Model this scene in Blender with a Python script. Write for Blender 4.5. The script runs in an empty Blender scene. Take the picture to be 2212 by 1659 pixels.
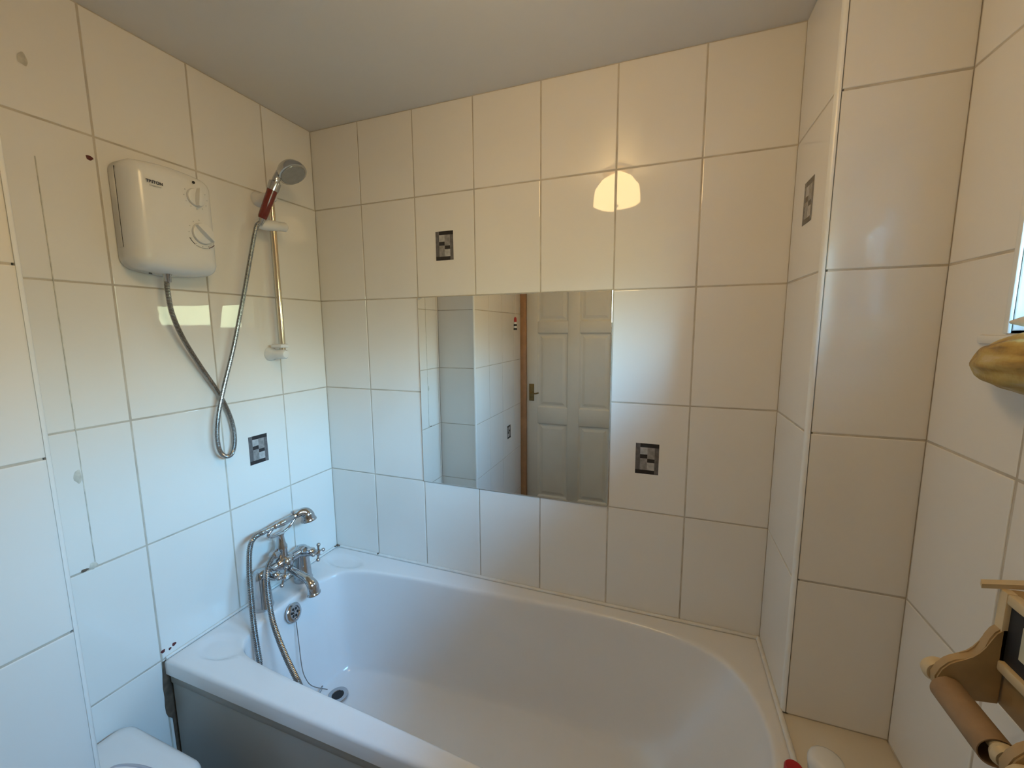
import bpy, bmesh, math, random
from mathutils import Vector, Matrix
random.seed(7)
scene = bpy.context.scene
COL = scene.collection
PI = math.pi

# ------------------------------------------------------------------ camera
CAM = Vector((1.407774, -1.418409, 1.548178))
RGT = Vector((0.937639, 0.347545, -0.006683))
FWD = Vector((-0.345375, 0.929265, -0.131086))
UPV = Vector((-0.039348, 0.125219, 0.991348))
FPX = 890.284
cd = bpy.data.cameras.new('camera'); cam = bpy.data.objects.new('camera', cd); COL.objects.link(cam)
cd.sensor_fit = 'HORIZONTAL'; cd.sensor_width = 36.0; cd.lens = FPX/2212*36.0
cd.clip_start = 0.01; cd.clip_end = 100
m = Matrix((RGT, UPV, -FWD)).transposed().to_4x4(); m.translation = CAM
cam.matrix_world = m
scene.camera = cam

def at(px, py, axis, val):
    """photo pixel -> point on the plane (axis = val) of a known surface"""
    d = RGT*((px-1106)/FPX) + FWD + UPV*((829.5-py)/FPX)
    t = (val-CAM[axis])/d[axis]
    return CAM + d*t

# ------------------------------------------------------------------ world + exposure
scene.view_settings.view_transform = 'Standard'
scene.view_settings.look = 'None'
scene.view_settings.gamma = 1.0
scene.view_settings.use_curve_mapping = False
scene.view_settings.exposure = 0.0
SKY = 36.0
LAMP = 18.0
w = bpy.data.worlds.new('world'); scene.world = w; w.use_nodes = True
nt = w.node_tree; nt.nodes.clear()
o = nt.nodes.new('ShaderNodeOutputWorld'); bg = nt.nodes.new('ShaderNodeBackground')
tc = nt.nodes.new('ShaderNodeTexCoord'); sx = nt.nodes.new('ShaderNodeSeparateXYZ')
mr = nt.nodes.new('ShaderNodeMapRange'); mr.inputs[1].default_value = -0.3; mr.inputs[2].default_value = 0.7
cr = nt.nodes.new('ShaderNodeValToRGB')
els = cr.color_ramp.elements
els[0].position = 0.0; els[0].color = (0.060, 0.060, 0.040, 1)      # ground and garden
els[1].position = 1.0; els[1].color = (0.20, 0.55, 1.0, 1)
e = els.new(0.36); e.color = (0.13, 0.14, 0.085, 1)                 # trees and roofs up to the skyline
e = els.new(0.46); e.color = (0.34, 0.44, 0.42, 1)
e = els.new(0.58); e.color = (0.34, 0.70, 1.0, 1)                   # open sky above
nt.links.new(tc.outputs['Generated'], sx.inputs[0]); nt.links.new(sx.outputs['Z'], mr.inputs[0])
# the sky is brighter on the side where the (hidden) sun stands
dt = nt.nodes.new('ShaderNodeVectorMath'); dt.operation = 'DOT_PRODUCT'; dt.inputs[1].default_value = Vector((0.52, -0.76, 0.38)).normalized()
nt.links.new(tc.outputs['Generated'], dt.inputs[0])
m2 = nt.nodes.new('ShaderNodeMapRange'); m2.inputs[1].default_value = 0.35; m2.inputs[2].default_value = 1.0; m2.inputs[3].default_value = 0.20*SKY; m2.inputs[4].default_value = 3.4*SKY
nt.links.new(dt.outputs['Value'], m2.inputs[0])
nt.links.new(mr.outputs[0], cr.inputs[0]); nt.links.new(cr.outputs[0], bg.inputs[0])
nt.links.new(m2.outputs[0], bg.inputs[1])
nt.links.new(bg.outputs[0], o.inputs[0])

# window opening (right wall)
XR = 1.952
WY0, WY1, WZ0, WZ1 = -0.462, -1.450, 1.536, 2.06
# daylight portal across the window opening: guides sampling of the sky, emits nothing itself
ld = bpy.data.lights.new('daylight_portal', 'AREA'); ld.shape = 'RECTANGLE'
ld.size = abs(WY1-WY0)-0.02; ld.size_y = WZ1-WZ0-0.02; ld.energy = 1.0; ld.cycles.is_portal = True
lo = bpy.data.objects.new('daylight_portal', ld); COL.objects.link(lo)
lo.matrix_world = Matrix(((0, 0, 1, XR+0.16), (1, 0, 0, (WY0+WY1)/2), (0, 1, 0, (WZ0+WZ1)/2), (0, 0, 0, 1)))

# ------------------------------------------------------------------ materials
def mat(name, col, rough=0.5, metal=0.0, var=0.03, vscale=8.0, bump=0.0, bscale=40.0, coat=0.0, spec=0.5, emit=None, estr=0.0, rvar=0.0):
    M = bpy.data.materials.new(name); M.use_nodes = True
    n = M.node_tree.nodes; L = M.node_tree.links
    b = n['Principled BSDF']
    tcn = n.new('ShaderNodeTexCoord')
    nz = n.new('ShaderNodeTexNoise'); nz.inputs['Scale'].default_value = vscale; nz.inputs['Detail'].default_value = 4
    L.new(tcn.outputs['Object'], nz.inputs['Vector'])
    rp = n.new('ShaderNodeValToRGB')
    rp.color_ramp.elements[0].position = 0.3; rp.color_ramp.elements[1].position = 0.7
    rp.color_ramp.elements[0].color = tuple(max(0, c*(1-var)) for c in col)+(1,)
    rp.color_ramp.elements[1].color = tuple(min(1, c*(1+var)) for c in col)+(1,)
    L.new(nz.outputs['Fac'], rp.inputs[0]); L.new(rp.outputs[0], b.inputs['Base Color'])
    b.inputs['Roughness'].default_value = rough; b.inputs['Metallic'].default_value = metal
    b.inputs['Specular IOR Level'].default_value = spec
    if coat: b.inputs['Coat Weight'].default_value = coat; b.inputs['Coat Roughness'].default_value = 0.05
    if rvar:
        r2 = n.new('ShaderNodeMapRange'); r2.inputs[3].default_value = max(0, rough-rvar); r2.inputs[4].default_value = rough+rvar
        L.new(nz.outputs['Fac'], r2.inputs[0]); L.new(r2.outputs[0], b.inputs['Roughness'])
    if bump:
        n2 = n.new('ShaderNodeTexNoise'); n2.inputs['Scale'].default_value = bscale; n2.inputs['Detail'].default_value = 3
        L.new(tcn.outputs['Object'], n2.inputs['Vector'])
        bp = n.new('ShaderNodeBump'); bp.inputs['Strength'].default_value = 1.0; bp.inputs['Distance'].default_value = bump
        L.new(n2.outputs['Fac'], bp.inputs['Height']); L.new(bp.outputs[0], b.inputs['Normal'])
    if emit:
        b.inputs['Emission Color'].default_value = emit+(1,); b.inputs['Emission Strength'].default_value = estr
    return M

M = {}
M['tile'] = mat('glazed_tile', (0.80, 0.762, 0.708), 0.03, var=0.012, vscale=3, bump=0.00014, bscale=9, rvar=0.012)
M['grout'] = mat('grout', (0.52, 0.46, 0.38), 0.85, var=0.18, vscale=14, bump=0.0004, bscale=200)
M['ceiling'] = mat('ceiling_paint', (0.72, 0.70, 0.67), 0.34, var=0.02, vscale=3, bump=0.0004, bscale=25, spec=0.8)
M['trim'] = mat('pvc_trim', (0.80, 0.78, 0.74), 0.25, var=0.02)
M['acrylic'] = mat('bath_acrylic', (0.78, 0.755, 0.735), 0.16, var=0.015, vscale=5, coat=0.3)
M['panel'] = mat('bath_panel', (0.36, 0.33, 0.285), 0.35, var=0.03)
M['seal'] = mat('sealant', (0.74, 0.71, 0.66), 0.45, var=0.06, vscale=30, bump=0.0004, bscale=120)
M['chrome'] = mat('chrome', (0.52, 0.53, 0.55), 0.10, 1.0, var=0.06, vscale=20)
M['steel'] = mat('hose_steel', (0.36, 0.355, 0.35), 0.26, 1.0, var=0.1, vscale=30)
M['brasschrome'] = mat('worn_chrome_rail', (0.70, 0.60, 0.46), 0.16, 1.0, var=0.08)
M['wplastic'] = mat('white_plastic', (0.76, 0.745, 0.72), 0.22, var=0.015)
M['gplastic'] = mat('grey_plastic', (0.45, 0.44, 0.47), 0.35, var=0.03)
M['lplastic'] = mat('pale_grey_print', (0.52, 0.51, 0.49), 0.5, var=0.03)
M['red'] = mat('clear_red_grip', (0.16, 0.018, 0.012), 0.18, var=0.15, vscale=60, coat=0.4)
M['redcap'] = mat('red_plastic', (0.40, 0.008, 0.012), 0.3, var=0.03)
M['black'] = mat('black', (0.012, 0.011, 0.012), 0.5, var=0.2)
M['ink'] = mat('logo_ink', (0.05, 0.05, 0.075), 0.5, var=0.1)
M['motif_black'] = mat('motif_black', (0.028, 0.024, 0.026), 0.25, var=0.2, vscale=60)
M['motif_dark'] = mat('motif_dark_grey', (0.13, 0.12, 0.12), 0.25, var=0.3, vscale=60)
M['motif_mid'] = mat('motif_mid_grey', (0.27, 0.25, 0.24), 0.25, var=0.3, vscale=70)
M['motif_light'] = mat('motif_light_grey', (0.42, 0.40, 0.39), 0.25, var=0.2, vscale=70)
M['door'] = mat('painted_door', (0.74, 0.71, 0.63), 0.35, var=0.02, bump=0.0003, bscale=60)
M['brownwood'] = mat('varnished_frame', (0.46, 0.25, 0.12), 0.35, var=0.15, vscale=12)
M['brass'] = mat('aged_brass', (0.30, 0.20, 0.08), 0.3, 1.0, var=0.15, vscale=30)
M['cream'] = mat('cream_painted_wood', (0.62, 0.49, 0.30), 0.4, var=0.06, vscale=15, bump=0.0004, bscale=60)
M['cream2'] = mat('varnished_pine', (0.40, 0.27, 0.13), 0.38, var=0.15, vscale=18)
M['card'] = mat('cardboard', (0.30, 0.19, 0.105), 0.85, var=0.08, vscale=40, bump=0.0003, bscale=150)
M['ledge'] = mat('ledge_laminate', (0.72, 0.64, 0.52), 0.4, var=0.03)
M['shell'] = mat('shell', (0.46, 0.31, 0.10), 0.45, var=0.35, vscale=22, bump=0.003, bscale=28)
def shell_mat():
    Ms = mat('shell', (0.46, 0.31, 0.10), 0.45, var=0.3, vscale=22, bump=0.004, bscale=30)
    n = Ms.node_tree.nodes; L = Ms.node_tree.links
    tcn = n.new('ShaderNodeTexCoord'); mp = n.new('ShaderNodeMapping'); mp.inputs['Scale'].default_value = (30, 5, 30)
    nz = n.new('ShaderNodeTexNoise'); nz.inputs['Scale'].default_value = 1.6; nz.inputs['Detail'].default_value = 5
    L.new(tcn.outputs['Object'], mp.inputs[0]); L.new(mp.outputs[0], nz.inputs['Vector'])
    rp = n.new('ShaderNodeValToRGB'); el = rp.color_ramp.elements
    el[0].position = 0.32; el[0].color = (0.16, 0.085, 0.02, 1); el[1].position = 0.72; el[1].color = (0.58, 0.47, 0.33, 1)
    k = el.new(0.46); k.color = (0.42, 0.26, 0.055, 1); k = el.new(0.58); k.color = (0.50, 0.36, 0.11, 1)
    L.new(nz.outputs['Fac'], rp.inputs[0]); L.new(rp.outputs[0], n['Principled BSDF'].inputs['Base Color'])
    return Ms
M['shell'] = shell_mat()
M['shellw'] = mat('white_shell', (0.75, 0.70, 0.62), 0.5, var=0.1, vscale=30)
M['wall_paint'] = mat('wall_paint', (0.66, 0.62, 0.55), 0.55, var=0.02, bump=0.0004, bscale=50)
M['floor'] = mat('floor_vinyl', (0.30, 0.25, 0.19), 0.45, var=0.12, vscale=10)
M['stain'] = mat('sealant_residue', (0.56, 0.52, 0.44), 0.7, var=0.25, vscale=40, bump=0.0006, bscale=120)
M['dirt_and_gap_shade'] = mat('brown_residue_and_gap_shade', (0.11, 0.075, 0.05), 0.8, var=0.4, vscale=40, bump=0.001, bscale=120)  # also colours the painted shade of the bath panel gap
M['rust'] = mat('rust_spot', (0.10, 0.012, 0.012), 0.5, var=0.3, vscale=200)
M['upvc'] = mat('window_upvc', (0.82, 0.83, 0.84), 0.3, var=0.01)
M['curtain'] = mat('net_curtain', (0.75, 0.73, 0.68), 0.8, var=0.04, vscale=30)
M['picture'] = mat('picture_card', (0.55, 0.52, 0.38), 0.6, var=0.15, vscale=30)

mm = bpy.data.materials.new('mirror_silver'); mm.use_nodes = True
b = mm.node_tree.nodes['Principled BSDF']; b.inputs['Base Color'].default_value = (0.90, 0.91, 0.885, 1)
b.inputs['Metallic'].default_value = 1.0; b.inputs['Roughness'].default_value = 0.005
M['mirror'] = mm
# thin window glass: mostly clear, fresnel gloss
gm = bpy.data.materials.new('window_glass'); gm.use_nodes = True
n = gm.node_tree.nodes; n.clear(); L = gm.node_tree.links
oo = n.new('ShaderNodeOutputMaterial'); mx = n.new('ShaderNodeMixShader'); tr = n.new('ShaderNodeBsdfTransparent')
gl = n.new('ShaderNodeBsdfGlossy'); gl.inputs['Roughness'].default_value = 0.02
fr = n.new('ShaderNodeFresnel'); fr.inputs[0].default_value = 1.35
tr.inputs[0].default_value = (0.93, 0.97, 1.0, 1)
L.new(fr.outputs[0], mx.inputs[0]); L.new(tr.outputs[0], mx.inputs[1]); L.new(gl.outputs[0], mx.inputs[2]); L.new(mx.outputs[0], oo.inputs[0])
M['glass'] = gm
M['lampglass'] = mat('lit_lamp_glass', (0.8, 0.7, 0.5), 0.3, emit=(1.0, 0.675, 0.30), estr=LAMP)

# ------------------------------------------------------------------ helpers
def mesh_obj(name, me, parent=None, material=None, smooth=None):
    ob = bpy.data.objects.new(name, me); COL.objects.link(ob)
    if material and not me.materials: me.materials.append(M[material])
    if parent: ob.parent = parent
    if smooth is not None:
        for p in me.polygons: p.use_smooth = True
        if smooth < 180:
            try: me.set_sharp_from_angle(angle=math.radians(smooth))
            except Exception: pass
    return ob

def from_bm(name, bm, parent=None, material=None, smooth=None):
    bmesh.ops.recalc_face_normals(bm, faces=bm.faces)
    me = bpy.data.meshes.new(name); bm.to_mesh(me); bm.free()
    return mesh_obj(name, me, parent, material, smooth)

def tag(ob, label, cat, group=None, kind=None):
    ob['label'] = label; ob['category'] = cat
    if group: ob['group'] = group
    if kind: ob['kind'] = kind
    return ob

def empty(name, loc=(0, 0, 0)):
    ob = bpy.data.objects.new(name, None); COL.objects.link(ob); ob.location = loc
    ob.empty_display_size = 0.05
    return ob

def place(ob, parent):
    """parent keeping world coordinates of geometry (parent only translated)"""
    ob.parent = parent
    ob.matrix_parent_inverse = Matrix.Translation(-Vector(parent.location))
    return ob

def add_box(bm, x0, x1, y0, y1, z0, z1, bev=0.0, seg=2):
    r = bmesh.ops.create_cube(bm, size=1.0)
    vs = r['verts']
    for v in vs:
        v.co = Vector(((x0+x1)/2 + v.co.x*abs(x1-x0), (y0+y1)/2 + v.co.y*abs(y1-y0), (z0+z1)/2 + v.co.z*abs(z1-z0)))
    if bev:
        es = set(e for v in vs for e in v.link_edges)
        bmesh.ops.bevel(bm, geom=list(es), offset=bev, segments=seg, affect='EDGES', profile=0.5)

def box(name, x0, x1, y0, y1, z0, z1, material, parent=None, bev=0.0, seg=2):
    bm = bmesh.new(); add_box(bm, x0, x1, y0, y1, z0, z1, bev, seg)
    return from_bm(name, bm, parent, material, 40 if bev else None)

def frames(pts):
    T = []
    for i in range(len(pts)):
        a = pts[max(0, i-1)]; c = pts[min(len(pts)-1, i+1)]
        T.append((c-a).normalized())
    n0 = T[0].orthogonal().normalized(); out = []
    for i, t in enumerate(T):
        n0 = (n0 - t*n0.dot(t))
        n0 = n0.normalized() if n0.length > 1e-6 else t.orthogonal().normalized()
        out.append((t, n0, t.cross(n0)))
    return out

def add_tube(bm, pts, rad, seg=12, cap=True):
    pts = [Vector(p) for p in pts]; fr = frames(pts); rings = []
    for i, p in enumerate(pts):
        r = rad(i) if callable(rad) else (rad[i] if isinstance(rad, (list, tuple)) else rad)
        t, a, bvec = fr[i]
        rings.append([bm.verts.new(p + (a*math.cos(k*2*PI/seg) + bvec*math.sin(k*2*PI/seg))*r) for k in range(seg)])
    for i in range(len(rings)-1):
        for k in range(seg):
            bm.faces.new((rings[i][k], rings[i][(k+1) % seg], rings[i+1][(k+1) % seg], rings[i+1][k]))
    if cap:
        bm.faces.new(list(reversed(rings[0]))); bm.faces.new(rings[-1])

def tube(name, pts, rad, material, parent=None, seg=14, smooth=50):
    bm = bmesh.new(); add_tube(bm, pts, rad, seg); return from_bm(name, bm, parent, material, smooth)

def add_lathe(bm, prof, origin=(0, 0, 0), axis=(0, 0, 1), seg=28):
    """prof: (radius, height) pairs along axis"""
    ax = Vector(axis).normalized(); a = ax.orthogonal().normalized(); c = ax.cross(a); o3 = Vector(origin)
    rings = []
    for r, h in prof:
        if r < 1e-6: rings.append([bm.verts.new(o3+ax*h)])
        else: rings.append([bm.verts.new(o3+ax*h+(a*math.cos(k*2*PI/seg)+c*math.sin(k*2*PI/seg))*r) for k in range(seg)])
    for i in range(len(rings)-1):
        A, B = rings[i], rings[i+1]
        for k in range(seg):
            q = [A[k % len(A)], A[(k+1) % len(A)], B[(k+1) % len(B)], B[k % len(B)]]
            u = []
            for v in q:
                if v not in u: u.append(v)
            if len(u) >= 3: bm.faces.new(u)
    for R_ in (rings[0], rings[-1]):
        if len(R_) > 1: bm.faces.new(R_)

def lathe(name, prof, origin, axis, material, parent=None, seg=28, smooth=40):
    bm = bmesh.new(); add_lathe(bm, prof, origin, axis, seg); return from_bm(name, bm, parent, material, smooth)

def spline(pts, n=10):
    """Catmull-Rom through points"""
    P = [Vector(p) for p in pts]; out = []
    for i in range(len(P)-1):
        p0 = P[i-1] if i else P[0]*2-P[1]; p1 = P[i]; p2 = P[i+1]; p3 = P[i+2] if i+2 < len(P) else P[-1]*2-P[-2]
        for k in range(n):
            t = k/n
            out.append(0.5*((2*p1)+(p2-p0)*t+(2*p0-5*p1+4*p2-p3)*t*t+(3*p1-p0-3*p2+p3)*t**3))
    out.append(P[-1]); return out

def resample(pts, step):
    out = [pts[0].copy()]; acc = 0.0
    for a, c in zip(pts[:-1], pts[1:]):
        d = (c-a).length; pos = 0.0
        while acc + (d-pos) >= step:
            pos += step-acc; acc = 0.0; out.append(a.lerp(c, pos/d))
        acc += d-pos
    return out

def hose(name, path, r, material, parent, pitch=0.0042, seg=12):
    """ribbed metal shower hose"""
    pts = resample(spline(path, 24), pitch/3)
    rr = [r*(0.80 if i % 3 == 0 else 1.0) for i in range(len(pts))]
    return tube(name, pts, rr, material, parent, seg, 20)

def loft(bm, rings, close_first=True, close_last=True):
    R_ = [[bm.verts.new(p) for p in r] for r in rings]; n_ = len(R_[0])
    for i in range(len(R_)-1):
        for k in range(n_):
            bm.faces.new((R_[i][k], R_[i][(k+1) % n_], R_[i+1][(k+1) % n_], R_[i+1][k]))
    if close_first: bm.faces.new(list(reversed(R_[0])))
    if close_last: bm.faces.new(R_[-1])
    return R_

def prism(bm, poly, depth_vec):
    """extrude 3-D polygon by vector"""
    d = Vector(depth_vec)
    A = [bm.verts.new(Vector(p)) for p in poly]; B = [bm.verts.new(Vector(p)+d) for p in poly]
    bm.faces.new(A); bm.faces.new(list(reversed(B)))
    for k in range(len(A)):
        bm.faces.new((A[k], A[(k+1) % len(A)], B[(k+1) % len(B)], B[k]))

# ------------------------------------------------------------------ tiled walls
TT = 0.007          # tile thickness
GAP = 0.0046
RECESS = 0.0014     # grout lies this deep below the tile face
tile_cache = {}
def inset_poly(poly, d):
    n_ = len(poly); out = []
    for i in range(n_):
        p = Vector(poly[i-1]); q = Vector(poly[i]); r = Vector(poly[(i+1) % n_])
        e1 = (q-p).normalized(); e2 = (r-q).normalized()
        n1 = Vector((-e1.y, e1.x)); n2 = Vector((-e2.y, e2.x))
        out.append((q.x+(n1.x if abs(n1.x) > .5 else n2.x)*d, q.y+(n1.y if abs(n1.y) > .5 else n2.y)*d))
    return out

def tile_mesh(poly):
    """rectilinear CCW outline (u,v); face at z=0, rounded glaze edge"""
    key = tuple((round(a, 4), round(c, 4)) for a, c in poly)
    if key in tile_cache: return tile_cache[key]
    bm = bmesh.new()
    L0 = [bm.verts.new((u, v, -TT)) for u, v in poly]
    L1 = [bm.verts.new((u, v, -0.0012)) for u, v in poly]
    L2 = [bm.verts.new((u, v, -0.0003)) for u, v in inset_poly(poly, 0.0007)]
    L3 = [bm.verts.new((u, v, 0.0)) for u, v in inset_poly(poly, 0.002)]
    k = len(poly)
    for A, B in ((L0, L1), (L1, L2), (L2, L3)):
        for i in range(k): bm.faces.new((A[i], A[(i+1) % k], B[(i+1) % k], B[i]))
    bm.faces.new(L3)
    bmesh.ops.recalc_face_normals(bm, faces=bm.faces)
    me = bpy.data.meshes.new('tile'); bm.to_mesh(me); bm.free(); me.materials.append(M['tile'])
    tile_cache[key] = me
    return me

def motif(parent, cu, cv):
    """printed mosaic motif, 75 x 106 mm, on a decor tile (local u,v of the tile)"""
    W_, H_ = 0.075, 0.106
    cells = [  # u0,u1,v0,v1 (from top-left, 0..1), material
        (0.00, 0.20, 0.00, 1.00, 'motif_dark'), (0.82, 1.00, 0.10, 1.00, 'motif_dark'),
        (0.20, 1.00, 0.00, 0.13, 'motif_black'), (0.00, 0.82, 0.87, 1.00, 'motif_black'),
        (0.20, 0.51, 0.13, 0.36, 'motif_light'), (0.51, 0.82, 0.13, 0.50, 'motif_mid'),
        (0.20, 0.51, 0.36, 0.49, 'motif_black'), (0.51, 0.82, 0.50, 0.62, 'motif_black'),
        (0.20, 0.51, 0.49, 0.87, 'motif_mid'), (0.51, 0.82, 0.62, 0.87, 'motif_light'), (0.82, 1.00, 0.00, 0.0001, 'motif_dark')]
    names = ['motif_black', 'motif_dark', 'motif_mid', 'motif_light']
    bm = bmesh.new(); mi = []
    for i, (u0, u1, v0, v1, mt) in enumerate(cells):
        zz = 0.0003 + (0.00005 if i > 1 else 0)
        q = [bm.verts.new((cu-W_/2+u*W_, cv+H_/2-v*H_, zz)) for u, v in ((u0, v1), (u1, v1), (u1, v0), (u0, v0))]
        fc = bm.faces.new(q); fc.material_index = names.index(mt)
    me = bpy.data.meshes.new('motif'); bm.to_mesh(me); bm.free()
    for nm in names: me.materials.append(M[nm])
    ob = bpy.data.objects.new('motif', me); COL.objects.link(ob); ob.parent = parent
    ob['label'] = 'black and grey mosaic motif printed on the tile'
    return ob

def tiled_wall(name, label, origin, u, nrm, us, vs, hole=None, skip=(), decor=(), thick=0.05, tilt=0.0016, ext=(0.05, 0.05)):
    """wall slab (grout face) with one tile object per cell. origin + u*a + z*b + n*c"""
    O = Vector(origin); U = Vector(u); N = Vector(nrm); V = Vector((0, 0, 1))
    MW = Matrix((U, V, N)).transposed().to_4x4(); MW.translation = O
    u0, u1, v0, v1 = us[0], us[-1], vs[0], vs[-1]
    bm = bmesh.new()
    def slab(a0, a1, b0, b1):
        if a0 == u0: a0 -= ext[0]
        if a1 == u1: a1 += ext[1]
        if a1-a0 < 1e-4 or b1-b0 < 1e-4: return
        add_box(bm, a0, a1, b0, b1, -thick, -RECESS)
    if hole:
        h0, h1, g0, g1 = hole
        slab(u0, h0, v0, v1); slab(h1, u1, v0, v1); slab(h0, h1, v0, g0); slab(h0, h1, g1, v1)
    else: slab(u0, u1, v0, v1)
    wall = from_bm(name, bm, None, 'grout'); wall.matrix_world = MW
    tag(wall, label, 'wall', kind='structure')
    g = GAP/2
    for i in range(len(us)-1):
        for j in range(len(vs)-1):
            if (i, j) in skip: continue
            a0, a1, b0, b1 = us[i], us[i+1], vs[j], vs[j+1]
            poly = None
            if hole:
                h0, h1, g0, g1 = hole
                ox0, ox1, oy0, oy1 = max(a0, h0), min(a1, h1), max(b0, g0), min(b1, g1)
                if ox1-ox0 > 1e-4 and oy1-oy0 > 1e-4:
                    fullu = ox0 <= a0+1e-4 and ox1 >= a1-1e-4; fullv = oy0 <= b0+1e-4 and oy1 >= b1-1e-4
                    if fullu and fullv: continue
                    if fullu:
                        if oy0 > b0: b1 = oy0
                        else: b0 = oy1
                    elif fullv:
                        if ox0 > a0: a1 = ox0
                        else: a0 = ox1
                    else:
                        A0, A1, B0, B1 = a0+g, a1-g, b0+g, b1-g
                        hx0, hx1, hy0, hy1 = ox0-g, ox1+g, oy0-g, oy1+g
                        if ox1 >= a1-1e-4 and oy1 >= b1-1e-4: poly = [(A0, B0), (A1, B0), (A1, hy0), (hx0, hy0), (hx0, B1), (A0, B1)]
                        elif ox0 <= a0+1e-4 and oy1 >= b1-1e-4: poly = [(A0, B0), (A1, B0), (A1, B1), (hx1, B1), (hx1, hy0), (A0, hy0)]
                        elif ox1 >= a1-1e-4 and oy0 <= b0+1e-4: poly = [(A0, B0), (hx0, B0), (hx0, hy1), (A1, hy1), (A1, B1), (A0, B1)]
                        elif ox0 <= a0+1e-4 and oy0 <= b0+1e-4: poly = [(hx1, B0), (A1, B0), (A1, B1), (A0, B1), (A0, hy1), (hx1, hy1)]
                        else: continue
            if poly is None:
                if a1-a0 < 0.012 or b1-b0 < 0.012: continue
                poly = [(a0+g, b0+g), (a1-g, b0+g), (a1-g, b1-g), (a0+g, b1-g)]
            cu = sum(p[0] for p in poly)/len(poly); cv = sum(p[1] for p in poly)/len(poly)
            me = tile_mesh([(p[0]-cu, p[1]-cv) for p in poly])
            t = bpy.data.objects.new('tile', me); COL.objects.link(t); t.parent = wall
            t.location = (cu, cv, random.uniform(-0.0003, 0.0002))
            t.rotation_euler = (random.gauss(0, tilt), random.gauss(0, tilt), 0)
            if (i, j) in decor: motif(t, 0.0, 0.0)
    return wall

H = 0.375; W = 0.2504
Z = [0.0, 0.175, 0.55, 0.925, 1.30, 1.675, 2.05, 2.362]
CEIL = 2.362
XB = 1.730          # return of the boxing
YB = -0.278         # front of the boxing
YN = -0.990         # step wall
XN = 0.262          # near wall plane
YD = -1.900         # door wall

xs = [-0.003]+[0.2377+W*i for i in range(6)]+[XB+0.003]
tiled_wall('wall_back', 'long white tiled wall behind the bath, holding the mirror', (0, 0, 0), (1, 0, 0), (0, -1, 0), xs, [0.30]+Z[2:],
           skip={(2, 2), (3, 2), (4, 2), (2, 3), (3, 3), (4, 3)}|{(i, 0) for i in range(7)}, decor={(2, 4), (5, 2)})
# left wall: u runs from the corner towards the camera (-y); use u=+y with negative coordinates
ys = [YN-0.003]+[-0.9743, -0.7239, -0.4735, -0.2238, 0.0]
wl = tiled_wall('wall_left', 'white tiled wall carrying the electric shower and the taps', (0, 0, 0), (0, 1, 0), (1, 0, 0), ys, Z, decor={(3, 3)})
tiled_wall('wall_step', 'short white tiled return of the projecting wall, seen in the mirror', (0, YN, 0), (-1, 0, 0), (0, 1, 0), [-XN, 0.0], Z, thick=0.03, ext=(-0.012, 0.03))
tiled_wall('wall_near', 'white tiled projecting wall running to the door', (XN, 0, 0), (0, 1, 0), (1, 0, 0), [YD, -1.725, -1.4746, -1.2265, YN], Z, decor={(1, 2)}, thick=0.06, ext=(0.05, -0.012))
tiled_wall('wall_return', 'narrow white tiled side of the corner boxing at the bath end', (XB, 0, 0), (0, -1, 0), (-1, 0, 0), [0.0, -YB], [0.30]+Z[2:], skip={(0, 0)}, decor={(0, 4)}, thick=0.03, ext=(0.03, -0.012))
tiled_wall('wall_boxing', 'white tiled front of the corner boxing above the ledge', (0, YB, 0), (1, 0, 0), (0, -1, 0), [XB+0.008, XR+0.003], Z, skip={(0, 0), (0, 1)}, thick=0.03, ext=(-0.006, 0.03))
tiled_wall('wall_right', 'white tiled wall with the window and the toilet roll holder', (XR, 0, 0), (0, -1, 0), (-1, 0, 0),
           [-YB, 0.528, 0.778, 1.029, 1.279, 1.53, 1.78, 1.9], Z, hole=(-WY0, -WY1, WZ0, WZ1), thick=0.05)
# wall thickness behind the window reveal
DX0, DX1 = 0.312, 1.102    # door leaf
bm = bmesh.new()
add_box(bm, 0.0, DX0-0.045, YD-0.1, YD, 0, CEIL); add_box(bm, DX1+0.045, XR+0.05, YD-0.1, YD, 0, CEIL)
add_box(bm, DX0-0.045, DX1+0.045, YD-0.1, YD, 2.0, CEIL)
add_box(bm, -0.06, XR+0.06, YD-0.16, YD-0.10, 0, CEIL)  # backing slab added behind the door to block stray sky light
wf = from_bm('wall_front', bm, None, 'wall_paint'); tag(wf, 'painted wall around the door, behind the camera', 'wall', kind='structure')
c_ = box('ceiling', -0.05, XR+0.05, YD-0.1, 0.05, CEIL, CEIL+0.05, 'ceiling'); tag(c_, 'plain off-white painted ceiling', 'ceiling', kind='structure')
f_ = box('floor', -0.05, XR+0.05, YD-0.1, 0.05, -0.05, 0.0, 'floor'); tag(f_, 'dark vinyl bathroom floor', 'floor', kind='structure')

# corner trims (rounded PVC quadrant beads)
def quadrant(name, label, cx, cy, r, a0, a1, z0, z1, back):
    bm = bmesh.new()
    poly = [(cx+math.cos(a0+(a1-a0)*k/8)*r, cy+math.sin(a0+(a1-a0)*k/8)*r, z0) for k in range(9)] + [(back[0], back[1], z0)]
    prism(bm, poly, (0, 0, z1-z0))
    return tag(from_bm(name, bm, None, 'trim', 40), label, 'trim', kind='structure')
quadrant('trim_1', 'white rounded plastic bead on the projecting wall corner', XN-0.008, YN-0.008, 0.0105, 0, PI/2, 0, CEIL, (XN-0.008, YN-0.008))
quadrant('trim_2', 'white rounded plastic bead on the boxing corner', XB+0.008, YB+0.008, 0.0100, PI, 1.5*PI, 0.555, CEIL, (XB+0.008, YB+0.008))

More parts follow.
